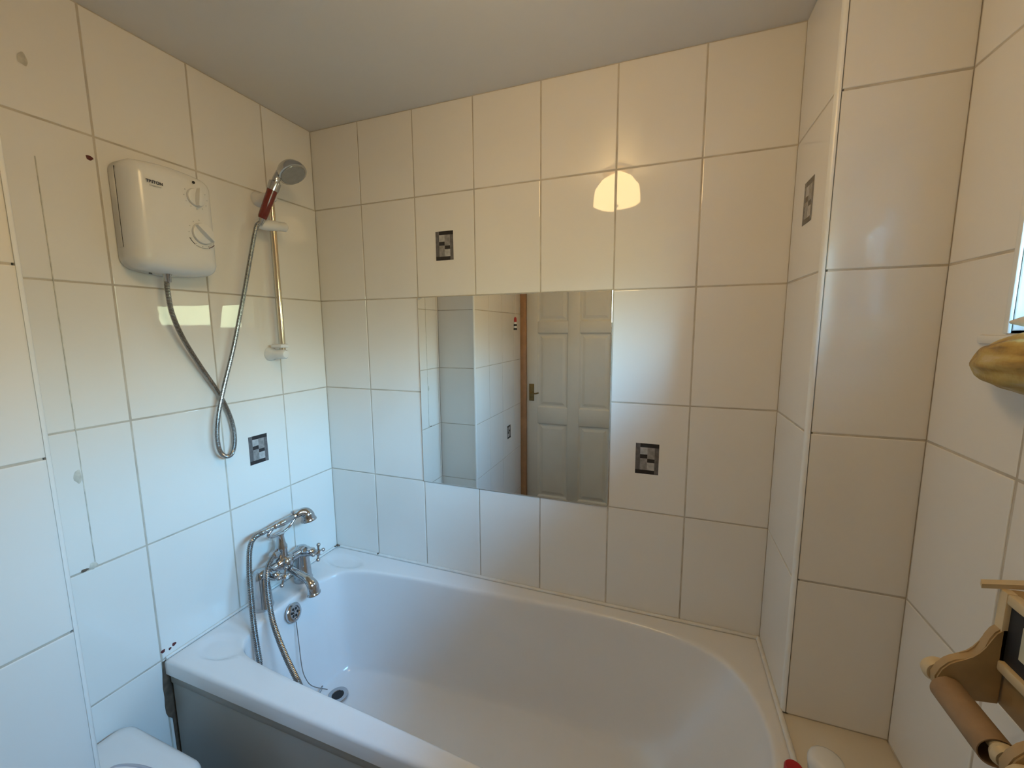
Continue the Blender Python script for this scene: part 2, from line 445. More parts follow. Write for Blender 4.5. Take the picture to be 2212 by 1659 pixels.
# ------------------------------------------------------------------ window in the right wall
def window():
    y0, y1, z0, z1 = WY1, WY0, WZ0, WZ1
    xo = XR+0.17
    bm = bmesh.new()      # reveal: four tiled cheeks
    add_box(bm, XR+0.004, xo, y0-0.03, y0, z0-0.03, z1+0.03); add_box(bm, XR+0.004, xo, y1, y1+0.03, z0-0.03, z1+0.03)
    add_box(bm, XR+0.004, xo, y0, y1, z1, z1+0.03); add_box(bm, XR+0.004, xo, y0, y1, z0-0.03, z0)
    wn = from_bm('window_1', bm, None, 'grout')
    tag(wn, 'recessed window with tiled reveal and white sill, letting in blue daylight', 'window', kind='structure')
    # reveal tiles
    def rt(a, u, n_, w0, w1, v0, v1):
        O = Vector(a); U = Vector(u); N = Vector(n_); V = N.cross(U)
        ww, hh = w1-w0-GAP, v1-v0-GAP
        me = tile_mesh([(-ww/2, -hh/2), (ww/2, -hh/2), (ww/2, hh/2), (-ww/2, hh/2)])
        t = bpy.data.objects.new('tile', me); COL.objects.link(t); t.parent = wn
        mw = Matrix((U, V, N)).transposed().to_4x4(); mw.translation = O+U*((w0+w1)/2)+V*((v0+v1)/2)+N*0.002
        t.matrix_world = mw
    for zz0, zz1 in ((z0+0.002, 1.675), (1.675, 2.05)):
        rt((XR, y1, 0), (1, 0, 0), (0, -1, 0), 0.004, 0.12, zz0, zz1)       # far cheek
        rt((XR, y0, 0), (-1, 0, 0), (0, 1, 0), -0.12, -0.004, zz0, zz1)     # near cheek
    k = 0.0
    while k < (y1-y0)-0.01:
        k2 = min(k+W, y1-y0)
        rt((XR, y1, z0), (0, -1, 0), (0, 0, 1), k, k2, -0.12, -0.012) if False else None
        k = k2
    # edge bead of the opening
    bm = bmesh.new()
    for yy in (y0, y1):
        add_box(bm, XR-0.002, XR+0.0035, yy-0.007 if yy == y0 else yy-0.0045, yy+0.0045 if yy == y0 else yy+0.007, z0, z1, 0.0015)
    add_box(bm, XR-0.002, XR+0.0035, y0, y1, z1-0.0045, z1+0.007, 0.0015)
    from_bm('edge_bead', bm, wn, 'trim', 40)
    # sill board, ends run past the opening
    box('sill', XR-0.006, XR+0.13, y0-0.055, y1+0.062, z0-0.020, z0-0.003, 'trim', wn, 0.005)
    # uPVC frame, mullion and panes
    xf0, xf1 = XR+0.10, XR+0.155
    fr_ = 0.05
    bm = bmesh.new()
    add_box(bm, xf0, xf1, y0, y0+fr_, z0, z1, 0.004); add_box(bm, xf0, xf1, y1-fr_, y1, z0, z1, 0.004)
    add_box(bm, xf0, xf1, y0+fr_, y1-fr_, z0, z0+fr_, 0.004); add_box(bm, xf0, xf1, y0+fr_, y1-fr_, z1-fr_, z1, 0.004)
    from_bm('window_frame', bm, wn, 'upvc', 40)
    ym = (y0+y1)/2
    box('mullion', xf0+0.005, xf1, ym-0.03, ym+0.03, z0+fr_, z1-fr_, 'upvc', wn, 0.004)
    for a, c in ((y0+fr_, ym-0.03), (ym+0.03, y1-fr_)):
        box('pane', xf0+0.025, xf0+0.031, a, c, z0+fr_, z1-fr_, 'glass', wn)
window()

# swagged curtain over the top of the window
def curtain():
    bm = bmesh.new(); nu, nv = 60, 10
    y0, y1 = WY1+0.012, WY0-0.012; zt = WZ1-0.012
    G = []
    for i in range(nu+1):
        s = i/nu; y = y0+(y1-y0)*s
        drop = 0.16+0.09*abs(math.cos(s*2*PI))**1.5
        row = []
        for j in range(nv+1):
            t = j/nv
            x = XR+0.06-0.010*math.sin(s*52)*(0.3+0.7*t)
            row.append(bm.verts.new((x, y, zt-drop*t)))
        G.append(row)
    for i in range(nu):
        for j in range(nv): bm.faces.new((G[i][j], G[i+1][j], G[i+1][j+1], G[i][j+1]))
    me = bpy.data.meshes.new('fabric'); bm.to_mesh(me); bm.free()
    root = empty('window_curtain', (XR+0.06, (y0+y1)/2, zt))
    ob = mesh_obj('fabric', me, None, 'curtain', 180); md = ob.modifiers.new('thick', 'SOLIDIFY'); md.thickness = 0.0015
    place(ob, root)
    place(tube('rod', [(XR+0.06, WY1+0.001, zt), (XR+0.06, WY0-0.001, zt)], 0.006, 'trim'), root)
    tag(root, 'short swagged curtain on a rod across the window top', 'curtain')
curtain()

# ------------------------------------------------------------------ door behind the camera (seen in the mirror)
def door():
    bm = bmesh.new(); add_box(bm, DX0, DX1, YD-0.055, YD-0.018, 0.005, 1.99)
    d = from_bm('door_1', bm, None, 'door'); tag(d, 'cream six-panel door with brass lever, seen in the mirror', 'door', kind='structure')
    yf = YD-0.018
    rails = []
    cols = [(0.407, 0.665), (0.760, 1.008)]; rows = [(0.105, 0.755), (0.893, 1.518), (1.610, 1.880)]
    # raised frame (stiles and rails) around recessed panels
    def stile(nm, x0, x1, z0, z1): box(nm, x0, x1, yf-0.002, yf+0.014, z0, z1, 'door', d, 0.002)
    stile('stile', DX0, cols[0][0], 0.005, 1.99); stile('stile', cols[1][1], DX1, 0.005, 1.99); stile('stile', cols[0][1], cols[1][0], 0.005, 1.99)
    for x0, x1 in cols:
        for z0, z1 in ((0.005, 0.105), (0.755, 0.893), (1.518, 1.610), (1.880, 1.99)): stile('rail', x0, x1, z0, z1)
        for z0, z1 in rows:
            bm = bmesh.new()
            def ring(i, h): return [(x0+i, yf+h, z0+i), (x1-i, yf+h, z0+i), (x1-i, yf+h, z1-i), (x0+i, yf+h, z1-i)]
            loft(bm, [ring(0.0, 0.012), ring(0.012, 0.001), ring(0.024, 0.001), ring(0.046, 0.008)], False, True)
            from_bm('panel', bm, d, 'door')
    pl = box('handle_plate', 0.334, 0.378, yf+0.013, yf+0.020, 0.945, 1.09, 'brass', d, 0.002)
    pts = spline([(0.356, yf+0.018, 1.018), (0.356, yf+0.055, 1.018), (0.372, yf+0.062, 1.018), (0.40, yf+0.062, 1.014), (0.43, yf+0.060, 1.022)], 8)
    tube('lever', pts, 0.006, 'brass', pl)
    bm = bmesh.new()
    add_box(bm, XN, DX0-0.002, YD, YD+0.020, 0, 2.04, 0.004)
    add_box(bm, DX1+0.002, DX1+0.05, YD, YD+0.020, 0, 2.04, 0.004); add_box(bm, XN, DX1+0.05, YD, YD+0.020, 1.995, 2.04, 0.004)
    add_box(bm, XN+0.01, DX0-0.001, YD-0.1, YD, 0, 2.0); add_box(bm, DX1+0.001, DX1+0.045, YD-0.1, YD, 0, 2.0)
    tag(from_bm('trim_3', bm, None, 'brownwood', 40), 'brown varnished wooden frame round the door, seen in the mirror', 'door frame', kind='structure')
door()

# ------------------------------------------------------------------ mirror on the back wall
mx0, mx1, mz0, mz1 = 0.4895, 1.2385, 0.9265, 1.6745
bm = bmesh.new()
def mring(i, y): return [(mx0+i, y, mz0+i), (mx1-i, y, mz0+i), (mx1-i, y, mz1-i), (mx0+i, y, mz1-i)]
loft(bm, [mring(0, -0.0015), mring(0, -0.0048), mring(0.0012, -0.0055)], True, True)
tag(from_bm('wall_mirror', bm, None, 'mirror'), 'frameless rectangular mirror set in the back wall tiling', 'mirror')

# ------------------------------------------------------------------ ceiling lamp (outside the frame, lights the room)
LX, LY = 1.14, -0.89
def lamp():
    r = empty('ceiling_lamp', (LX, LY, CEIL))
    place(lathe('base_plate', [(0.0, 0), (0.075, 0), (0.075, -0.012), (0.03, -0.02), (0.0, -0.02)], (LX, LY, CEIL), (0, 0, 1), 'brass'), r)
    place(lathe('glass_shade', [(0.03, -0.02), (0.075, -0.045), (0.112, -0.09), (0.118, -0.165), (0.105, -0.172), (0.0, -0.176)], (LX, LY, CEIL), (0, 0, 1), 'lampglass'), r)
    place(lathe('finial', [(0.0, -0.174), (0.009, -0.176), (0.007, -0.186), (0.0, -0.190)], (LX, LY, CEIL), (0, 0, 1), 'brass'), r)
    tag(r, 'warm glowing glass ceiling lamp, reflected in the back wall tiles', 'lamp')
lamp()

# ------------------------------------------------------------------ bath
RIM = 0.551
BX0, BX1, BY0, BY1 = 0.004, XB-0.004, -0.720, -0.004
HW = [(0.128, 0), (0.133, 0.10), (0.146, 0.14), (0.171, 0.19), (0.216, 0.218), (0.294, 0.240), (0.40, 0.254), (0.5, 0.263), (0.7, 0.272), (0.9, 0.284),
      (1.07, 0.296), (1.24, 0.300), (1.39, 0.292), (1.5, 0.271), (1.595, 0.229), (1.647, 0.165), (1.672, 0.09), (1.683, 0)]
YC = -0.368
def front_off(x):      # the front edge of the well is a little fuller than the wall side
    T_ = [(0.128, 0), (0.146, 0.020), (0.171, 0.027), (0.216, 0.027), (0.30, 0.018), (0.45, 0.009), (0.72, 0.007), (1.07, 0.002), (1.24, 0.0), (2.0, 0.0)]
    for (a, u), (c, v) in zip(T_[:-1], T_[1:]):
        if a <= x <= c: return u+(v-u)*(x-a)/(c-a)
    return 0.0
def contour():
    top = [Vector((x, YC+h, 0)) for x, h in HW]; bot = [Vector((x, YC-h-front_off(x), 0)) for x, h in reversed(HW[1:-1])]
    P = top+bot; P = P+[P[0]]
    n_ = len(P)-1; out = []
    for i in range(n_):
        p0, p1, p2, p3 = P[i-1 if i else n_-1], P[i], P[i+1], P[(i+2) if i+2 <= n_ else 1]
        for k in range(10):
            t = k/10
            out.append(0.5*((2*p1)+(p2-p0)*t+(2*p0-5*p1+4*p2-p3)*t*t+(3*p1-p0-3*p2+p3)*t**3))
    return out
CT = contour(); CC = Vector((0.93, YC, 0))
def radial(ang):
    d = Vector((math.cos(ang), math.sin(ang), 0)); best = None
    for i in range(len(CT)):
        a = CT[i]-CC; c = CT[(i+1) % len(CT)]-CC; e = c-a
        den = d.x*e.y-d.y*e.x
        if abs(den) < 1e-12: continue
        t = (a.x*e.y-a.y*e.x)/den; s = (a.x*d.y-a.y*d.x)/den
        if t > 0 and -1e-6 <= s <= 1+1e-6: best = t if best is None else max(best, t)
    return CC+d*best
per = []
def seg_pts(a, c, n_): return [(a[0]+(c[0]-a[0])*k/n_, a[1]+(c[1]-a[1])*k/n_) for k in range(n_)]
per += seg_pts((BX0, BY0), (BX1, BY0), 110) + seg_pts((BX1, BY0), (BX1, BY1), 60) + seg_pts((BX1, BY1), (BX0, BY1), 110) + seg_pts((BX0, BY1), (BX0, BY0), 60)
OUT = [Vector((x, y, 0)) for x, y in per]
INN = [radial(math.atan2(p.y-CC.y, p.x-CC.x)) for p in OUT]
BOT = []
for p in INN:
    xb = 0.225+(p.x-0.128)*(1.33-0.225)/(1.683-0.128)
    BOT.append(Vector((xb, YC+(p.y-YC)*0.70, 0)))
def smooth(t): t = max(0, min(1, t)); return t*t*(3-2*t)
def deck(x, y):
    z = RIM
    for cx, cy, rx, ry in ((0.115, -0.625, 0.085, 0.052), (0.130, -0.098, 0.10, 0.045)):   # moulded soap dishes
        d = math.hypot((x-cx)/rx, (y-cy)/ry); z -= 0.009*smooth((1.0-d)/0.28)
    if x < 0.22 and -0.57 < y < -0.16:    # lowered tap deck
        z -= 0.003*smooth((0.2-x)/0.05)*smooth((y+0.57)/0.03)*smooth((-0.16-y)/0.03)
    return z
bm = bmesh.new(); rings = []
rings.append([(p.x, p.y+(0.004 if k < 111 else 0), 0.500) for k, p in enumerate(OUT)])
rings.append([(p.x, p.y, 0.502) for p in OUT])
rings.append([(p.x, p.y, RIM-0.012) for p in OUT])
def ins(p, d): 
    return Vector((min(max(p.x, BX0+d), BX1-d), min(max(p.y, BY0+d), BY1-d), 0))
for d_, dz in ((0.0012, 0.0075), (0.0035, 0.0035), (0.0075, 0.0008), (0.012, 0.0)):
    rings.append([(ins(p, d_).x, ins(p, d_).y, RIM-dz) for p in OUT])
for t in [k/12 for k in range(1, 12)]:
    row = []
    for p, q in zip(OUT, INN):
        e = ins(p, 0.012); lip = q+(e-q).normalized()*0.016 if (e-q).length > 0.018 else e.lerp(q, 0.5)
        g = e.lerp(lip, t); row.append((g.x, g.y, deck(g.x, g.y)))
    rings.append(row)
prof = [(-0.35, 0.0008), (0.0, 0.0035)]
for d_, dz in ((0.011, 0.0006), (0.006, 0.003), (0.002, 0.008), (0.0, 0.016)):
    row = []
    for p, q in zip(OUT, INN):
        e = ins(p, 0.012); g = q+(e-q).normalized()*min(d_, (e-q).length*0.5)
        row.append((g.x, g.y, deck(g.x, g.y)-dz))
    rings.append(row)
for g_, z_ in ((0.04, 0.50), (0.12, 0.45), (0.24, 0.38), (0.37, 0.31), (0.50, 0.25), (0.62, 0.21), (0.74, 0.183), (0.86, 0.168), (1.0, 0.160)):
    rings.append([(q.lerp(bq, g_).x, q.lerp(bq, g_).y, z_) for q, bq in zip(INN, BOT)])
BC = Vector((0.75, YC, 0))
for s_ in (0.8, 0.55, 0.3, 0.1):
    rings.append([(BC.lerp(bq, s_).x, BC.lerp(bq, s_).y, 0.157-0.004*(1-s_)) for bq in BOT])
loft(bm, rings, False, True)
bath = empty('bathtub', (0.87, -0.36, 0.0))
tag(bath, 'white acrylic bathtub with moulded soap dishes and front panel', 'bathtub')
place(from_bm('tub', bm, None, 'acrylic', 60), bath)
# front panel, slightly set back under the rim, short of the left wall
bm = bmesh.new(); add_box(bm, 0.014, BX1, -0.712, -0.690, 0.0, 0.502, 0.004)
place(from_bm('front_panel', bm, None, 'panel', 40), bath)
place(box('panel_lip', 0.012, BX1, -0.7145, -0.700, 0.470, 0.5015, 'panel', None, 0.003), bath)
# sealant beads along the walls
bm = bmesh.new()
add_tube(bm, [(BX0, -0.004, RIM+0.001), (XB-0.004, -0.004, RIM+0.001)], 0.0065, 8)
place(from_bm('sealant_bead', bm, None, 'seal', 60), bath)
place(tube('sealant_bead', [(0.004, -0.004, RIM+0.001), (0.004, -0.716, RIM+0.001)], 0.0055, 'seal', None, 8), bath)
place(tube('sealant_bead', [(XB-0.004, -0.004, RIM+0.001), (XB-0.004, -0.715, RIM+0.001)], 0.007, 'seal', None, 8), bath)
# overflow cover on the tap end
ovp = at(635, 1323, 0, 0.147)
on_ = Vector((0.95, 0.16, 0.22)).normalized()
ovr = lathe('overflow', [(0.0, -0.006), (0.034, -0.006), (0.035, 0.002), (0.031, 0.006), (0.023, 0.007), (0.021, 0.0035), (0.0, 0.0035)], ovp, on_, 'chrome'); place(ovr, bath)
a_ = on_.orthogonal().normalized(); c_2 = on_.cross(a_)
for k in range(6):
    q = ovp+on_*0.0038+(a_*math.cos(k*PI/3)+c_2*math.sin(k*PI/3))*0.0135
    hl = lathe('overflow_hole', [(0.0, 0), (0.0048, 0), (0.0048, 0.0006), (0.0, 0.0006)], q, on_, 'black', None, 12); hl.parent = ovr; hl.matrix_parent_inverse = ovr.matrix_parent_inverse.copy(); hl.matrix_parent_inverse = Matrix.Identity(4)
place(lathe('overflow_screw', [(0.0, 0), (0.007, 0), (0.006, 0.003), (0.0, 0.0035)], ovp+on_*0.0035, on_, 'chrome', None, 14), bath)
# waste in the floor of the bath and the bead chain
dr = at(730, 1503, 2, 0.162)
place(lathe('waste', [(0.0, 0.0), (0.020, 0.0), (0.022, 0.004), (0.036, 0.004), (0.038, 0.0), (0.038, -0.004), (0.0, -0.004)], (dr.x, dr.y, 0.163), (0, 0, 1), 'chrome'), bath)
place(lathe('waste_hole', [(0.0, 0.0), (0.021, 0.0), (0.021, 0.002), (0.0, 0.002)], (dr.x, dr.y, 0.163), (0, 0, 1), 'black'), bath)
ch = [ovp-Vector((0, 0, 0.032))+on_*0.006, at(645, 1385, 0, 0.172), at(652, 1440, 0, 0.196), at(660, 1465, 0, 0.215), at(675, 1482, 0, 0.235), Vector((dr.x-0.04, dr.y-0.01, 0.185))]
place(tube('plug_chain', spline(ch, 12), 0.0016, 'steel', None, 8), bath)
rg = at(693, 1490, 2, 0.19)
place(tube('chain_ring', [rg+Vector((math.cos(k*2*PI/20)*0.3, math.sin(k*2*PI/20)*0.9, 0))*0.011+Vector((0, 0, math.sin(k*2*PI/20)*0.008)) for k in range(21)], 0.0016, 'steel', None, 8), bath)

# specks of black mould on the sealant in the corner
for mxp, myp, mr_ in ((0.010, -0.010, 0.0062), (0.021, -0.0085, 0.0045), (0.009, -0.022, 0.0042), (0.2377, -0.0065, 0.0046)):
    place(lathe('mould_speck', [(0.0, -mr_*0.6), (mr_*0.8, -mr_*0.3), (mr_, 0.0), (mr_*0.6, mr_*0.5), (0.0, mr_*0.65)], (mxp, myp, RIM+0.006), (0.2, -0.5, 1), 'dirt_and_gap_shade', None, 10, 60), bath)

# ragged old adhesive strip; narrow dark tail below paints the shaded panel gap
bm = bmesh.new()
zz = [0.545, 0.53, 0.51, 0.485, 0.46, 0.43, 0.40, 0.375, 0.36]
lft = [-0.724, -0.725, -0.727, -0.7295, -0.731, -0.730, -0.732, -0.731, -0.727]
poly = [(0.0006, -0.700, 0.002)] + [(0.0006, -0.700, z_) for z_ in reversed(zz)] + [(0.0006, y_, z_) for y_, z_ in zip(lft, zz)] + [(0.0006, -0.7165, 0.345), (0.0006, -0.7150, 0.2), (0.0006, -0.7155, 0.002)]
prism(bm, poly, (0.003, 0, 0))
tag(from_bm('adhesive_and_gap_shade', bm, None, 'dirt_and_gap_shade'), 'ragged dark brown strip of old adhesive with painted gap shade below, on the wall beside the bath panel', 'adhesive')

# ------------------------------------------------------------------ marks on the left wall
def blob(name, pix, rx, ry, th, material, parent, seed=0, wob=0.10):
    """small raised patch on the left wall"""
    c = at(pix[0], pix[1], 0, 0.0); rr = random.Random(seed); n_ = 18; ph = rr.uniform(0, 6)
    bm = bmesh.new(); outer = []; inner = []
    for k in range(n_):
        a = k*2*PI/n_; f = 1+wob*math.sin(3*a+ph)+wob*0.6*math.sin(5*a+ph*2)
        outer.append(bm.verts.new((0.0003, c.y+math.cos(a)*rx*f, c.z+math.sin(a)*ry*f)))
        inner.append(bm.verts.new((0.0003+th, c.y+math.cos(a)*rx*f*0.6, c.z+math.sin(a)*ry*f*0.6)))
    for k in range(n_): bm.faces.new((outer[k], outer[(k+1) % n_], inner[(k+1) % n_], inner[k]))
    bm.faces.new(inner)
    ob = from_bm(name, bm, None, material, 60)
    ob.parent = parent; ob.matrix_parent_inverse = parent.matrix_world.inverted()
    return ob
bpy.context.view_layer.update()
blob('rust_spot', (193, 341), 0.0075, 0.006, 0.0006, 'rust', wl, 1)
blob('rust_spot', (352, 1407), 0.006, 0.0055, 0.0006, 'rust', wl, 2)
blob('rust_spot', (376, 1391), 0.006, 0.0055, 0.0006, 'rust', wl, 3)
blob('rust_spot', (367, 1401), 0.004, 0.004, 0.0006, 'rust', wl, 4)
blob('filler_patch', (48, 127), 0.0085, 0.014, 0.0012, 'stain', wl, 5)
blob('filler_patch', (168, 1030), 0.008, 0.018, 0.0012, 'stain', wl, 6)
blob('filler_patch', (202, 1222), 0.009, 0.009, 0.0015, 'stain', wl, 7)
blob('filler_patch', (183, 1232), 0.008, 0.004, 0.001, 'dirt_and_gap_shade', wl, 8)
bm = bmesh.new(); add_box(bm, 0.0003, 0.0012, -0.8420, -0.8400, 0.94, 1.96)
sr = from_bm('sealant_line', bm, None, 'stain'); sr.parent = wl; sr.matrix_parent_inverse = wl.matrix_world.inverted()

# ------------------------------------------------------------------ electric shower unit
def shower_unit():
    y0, y1, z0, z1, D = -0.705, -0.484, 1.724, 2.000, 0.090
    yc, zc = (y0+y1)/2, (z0+z1)/2; hw, hh = (y1-y0)/2, (z1-z0)/2
    def outline(i, x, n_=96, bow=0.013):
        """rounded rectangle with bowed top and bottom, inset by i"""
        out = []; r = 0.027; a, b2 = hw-i, hh-i; r = max(0.006, r-i*0.6)
        pts = []
        for cxs, czs, a0 in ((1, 1, 0), (-1, 1, PI/2), (-1, -1, PI), (1, -1, 1.5*PI)):
            for k in range(13):
                an = a0+k*PI/24
                pts.append((cxs*(a-r)+math.cos(an)*r, czs*(b2-r)+math.sin(an)*r))
            if cxs == czs:   # subdivide the long bowed edges
                nx = (-1, 1) if (cxs, czs) == (1, 1) else (1, -1)
                for k in range(1, 12):
                    t = k/12; pts.append((cxs*(a-r)*(1-2*t), czs*b2))
        for u, v in pts:
            s = 1-(u/hw)**2
            v += (1 if v > 0 else -1)*bow*s*min(1.0, abs(v)/b2)
            bulge = 0.0
            out.append((x, yc+u, zc+v))
        return out
    r = empty('electric_shower', (0.0, yc, zc)); tag(r, 'white electric shower unit with two dials on the tiled wall', 'shower unit')
    bm = bmesh.new()
    R_ = [outline(0.004, 0.0005), outline(0.0, 0.004), outline(0.0, 0.052), outline(0.003, 0.066), outline(0.009, 0.077), outline(0.018, 0.085), outline(0.030, 0.0895), outline(0.055, 0.0925), outline(0.085, 0.094)]
    loft(bm, R_, True, True)
    place(from_bm('cover', bm, None, 'wplastic', 60), r)
    # seam of the side cheek
    bm = bmesh.new(); add_box(bm, 0.030, 0.0314, y0-0.0006, y0+0.002, z0+0.052, z1-0.018)
    place(from_bm('seam', bm, None, 'black'), r)
    bm = bmesh.new(); add_box(bm, 0.004, 0.0314, y0-0.0004, y0+0.002, z0+0.051, z0+0.0522)
    place(from_bm('seam', bm, None, 'lplastic'), r)
    # dials
    for pix, rad, ang in (((423, 427), 0.024, 82), ((438, 505), 0.029, 137)):
        c = at(pix[0], pix[1], 0, 0.0945)
        dl = lathe('dial', [(0.0, 0.0), (rad+0.002, -0.004), (rad, 0.006), (rad-0.0025, 0.0075), (0.0, 0.0078)], c, (1, 0, 0), 'wplastic', None, 40); place(dl, r)
        rim_ = tube('dial_shadow_gap', [c+Vector((0.0008, math.cos(k*2*PI/40), math.sin(k*2*PI/40)))*1.0 if False else c+Vector((0.0006, math.cos(k*2*PI/40)*(rad+0.001), math.sin(k*2*PI/40)*(rad+0.001))) for k in range(41)], 0.0006, 'gplastic', None, 6)
        rim_.parent = dl
        dvec = Vector((0, math.cos(math.radians(ang)), math.sin(math.radians(ang)))); pv = Vector((0, -dvec.z, dvec.y))
        rows = []
        bm = bmesh.new(); secs = []
        for k in range(13):
            t = -1+2*k/12; wd = 0.0068*(1-0.55*t*t); hgt = 0.016*(1-0.25*t*t)
            cc = c+Vector((0.0072, 0, 0))+dvec*(t*rad*1.04)
            secs.append([cc-pv*wd, cc-pv*wd*0.62+Vector((hgt, 0, 0)), cc+pv*wd*0.62+Vector((hgt, 0, 0)), cc+pv*wd])
        loft(bm, secs, True, True)
        pt = from_bm('pointer', bm, None, 'wplastic', 30); pt.parent = dl
    # scale marks round the dials
    for pix, rad, rng in (((423, 427), 0.032, (150, 390)), ((438, 505), 0.038, (100, 320))):
        c = at(pix[0], pix[1], 0, 0.0942)
        bm = bmesh.new()
        for k in range(9):
            a = math.radians(rng[0]+(rng[1]-rng[0])*k/8); p = c+Vector((0, math.cos(a)*rad, math.sin(a)*rad))
            add_box(bm, p.x-0.0006, p.x+0.0005, p.y-0.0011, p.y+0.0011, p.z-0.0011, p.z+0.0011)
        place(from_bm('scale_marks', bm, None, 'lplastic'), r)
    c = at(437, 532, 0, 0.0942)   # temperature arc, blue-black to red
    for a0, a1, mt in ((205, 235, 'ink'), (240, 285, 'lplastic'), (290, 318, 'rust')):
        cc = at(438, 505, 0, 0.0943)
        place(tube('temperature_arc', [cc+Vector((0, math.cos(math.radians(a0+(a1-a0)*k/8))*0.042, math.sin(math.radians(a0+(a1-a0)*k/8))*0.042)) for k in range(9)], 0.0009, mt, None, 6), r)
    c = at(418, 394, 0, 0.0935)
    place(lathe('indicator_light', [(0.0, 0), (0.0042, 0), (0.0035, 0.0015), (0.0, 0.002)], c, (1, 0, 0), 'black', None, 14), r)
    # front print
    def text(body, pix, size, material, xface):
        cu = bpy.data.curves.new('t', 'FONT'); cu.body = body; cu.size = size; cu.extrude = 0.0002; cu.align_x = 'CENTER'; cu.align_y = 'CENTER'; cu.space_character = 1.05; cu.offset = 0.0004
        tmp = bpy.data.objects.new('t', cu); COL.objects.link(tmp)
        dg = bpy.context.evaluated_depsgraph_get(); me = bpy.data.meshes.new_from_object(tmp.evaluated_get(dg))
        bpy.data.objects.remove(tmp); bpy.data.curves.remove(cu)
        p = at(pix[0], pix[1], 0, xface)
        mw = Matrix(((0, 0, 1, p.x), (1, 0, 0, p.y), (0, 1, 0, p.z), (0, 0, 0, 1)))
        me.transform(mw); me.materials.clear()
        return place(mesh_obj('lettering', me, None, material), r)
    text('TRITON', (334, 394), 0.0105, 'ink', 0.0944)
    lp = at(336, 402, 0, 0.0944)
    place(box('print_line', lp.x-0.0002, lp.x+0.0002, lp.y-0.014, lp.y+0.014, lp.z-0.0014, lp.z+0.0014, 'lplastic'), r)
    # bottom: screw hole, inlet nut
    sp_ = at(303, 576, 0, 0.055)
    place(lathe('screw_hole', [(0.0, 0), (0.004, 0), (0.004, 0.002), (0.0, 0.002)], (0.05, y0+0.045, z0-0.0125), (0.1, -0.2, -1), 'black', None, 12), r)
    place(lathe('outlet_nut', [(0.0, 0.02), (0.012, 0.02), (0.012, 0.0), (0.0095, -0.004), (0.0095, -0.020), (0.008, -0.022), (0.0, -0.022)], at(361, 596, 0, 0.050)+Vector((0, 0, 0.004)), (0, 0, 1), 'chrome', None, 16), r)
    return r
shower_unit()

# ------------------------------------------------------------------ riser rail
RXW = 0.062
def riser():
    tp = at(585, 440, 0, RXW); bt = at(613, 752, 0, RXW)
    yy = (tp.y+bt.y)/2
    r = empty('shower_riser_rail', (0.0, yy, 1.46)); tag(r, 'chrome shower riser rail with white end brackets and slider', 'shower rail')
    place(tube('rail', [(RXW, yy, 1.478), (RXW, yy, 2.03)], 0.0092, 'brasschrome', None, 20), r)
    for zc, dn in ((2.022, 1), (1.462, -1)):
        bm = bmesh.new(); add_lathe(bm, [(0.0, 0.0005), (0.027, 0.0005), (0.025, 0.010), (0.019, 0.02), (0.0175, 0.045), (0.0175, RXW+0.012), (0.013, RXW+0.019), (0.0, RXW+0.021)], (0, yy-0.004, zc), (1, 0, 0), 24)
        b_ = from_bm('bracket', bm, None, 'wplastic', 40); place(b_, r)
        if dn < 0:
            st = box('bracket_collar', 0.022, RXW+0.014, yy-0.020, yy+0.016, 1.486, 1.500, 'wplastic', None, 0.005); st.parent = b_
    # slider clamp along the wall
    a = at(557, 484, 0, RXW+0.004); c = at(617, 491, 0, RXW+0.004)
    bm = bmesh.new(); d_ = (c-a).normalized(); L_ = (c-a).length
    add_lathe(bm, [(0.0, 0.0), (0.012, 0.0), (0.0155, 0.006), (0.0185, 0.03), (0.019, L_*0.62), (0.0165, L_*0.7), (0.0165, L_-0.004), (0.013, L_), (0.0, L_)], a, d_, 24)
    place(from_bm('slider_clamp', bm, None, 'wplastic', 40), r)
    return yy
RY = riser()

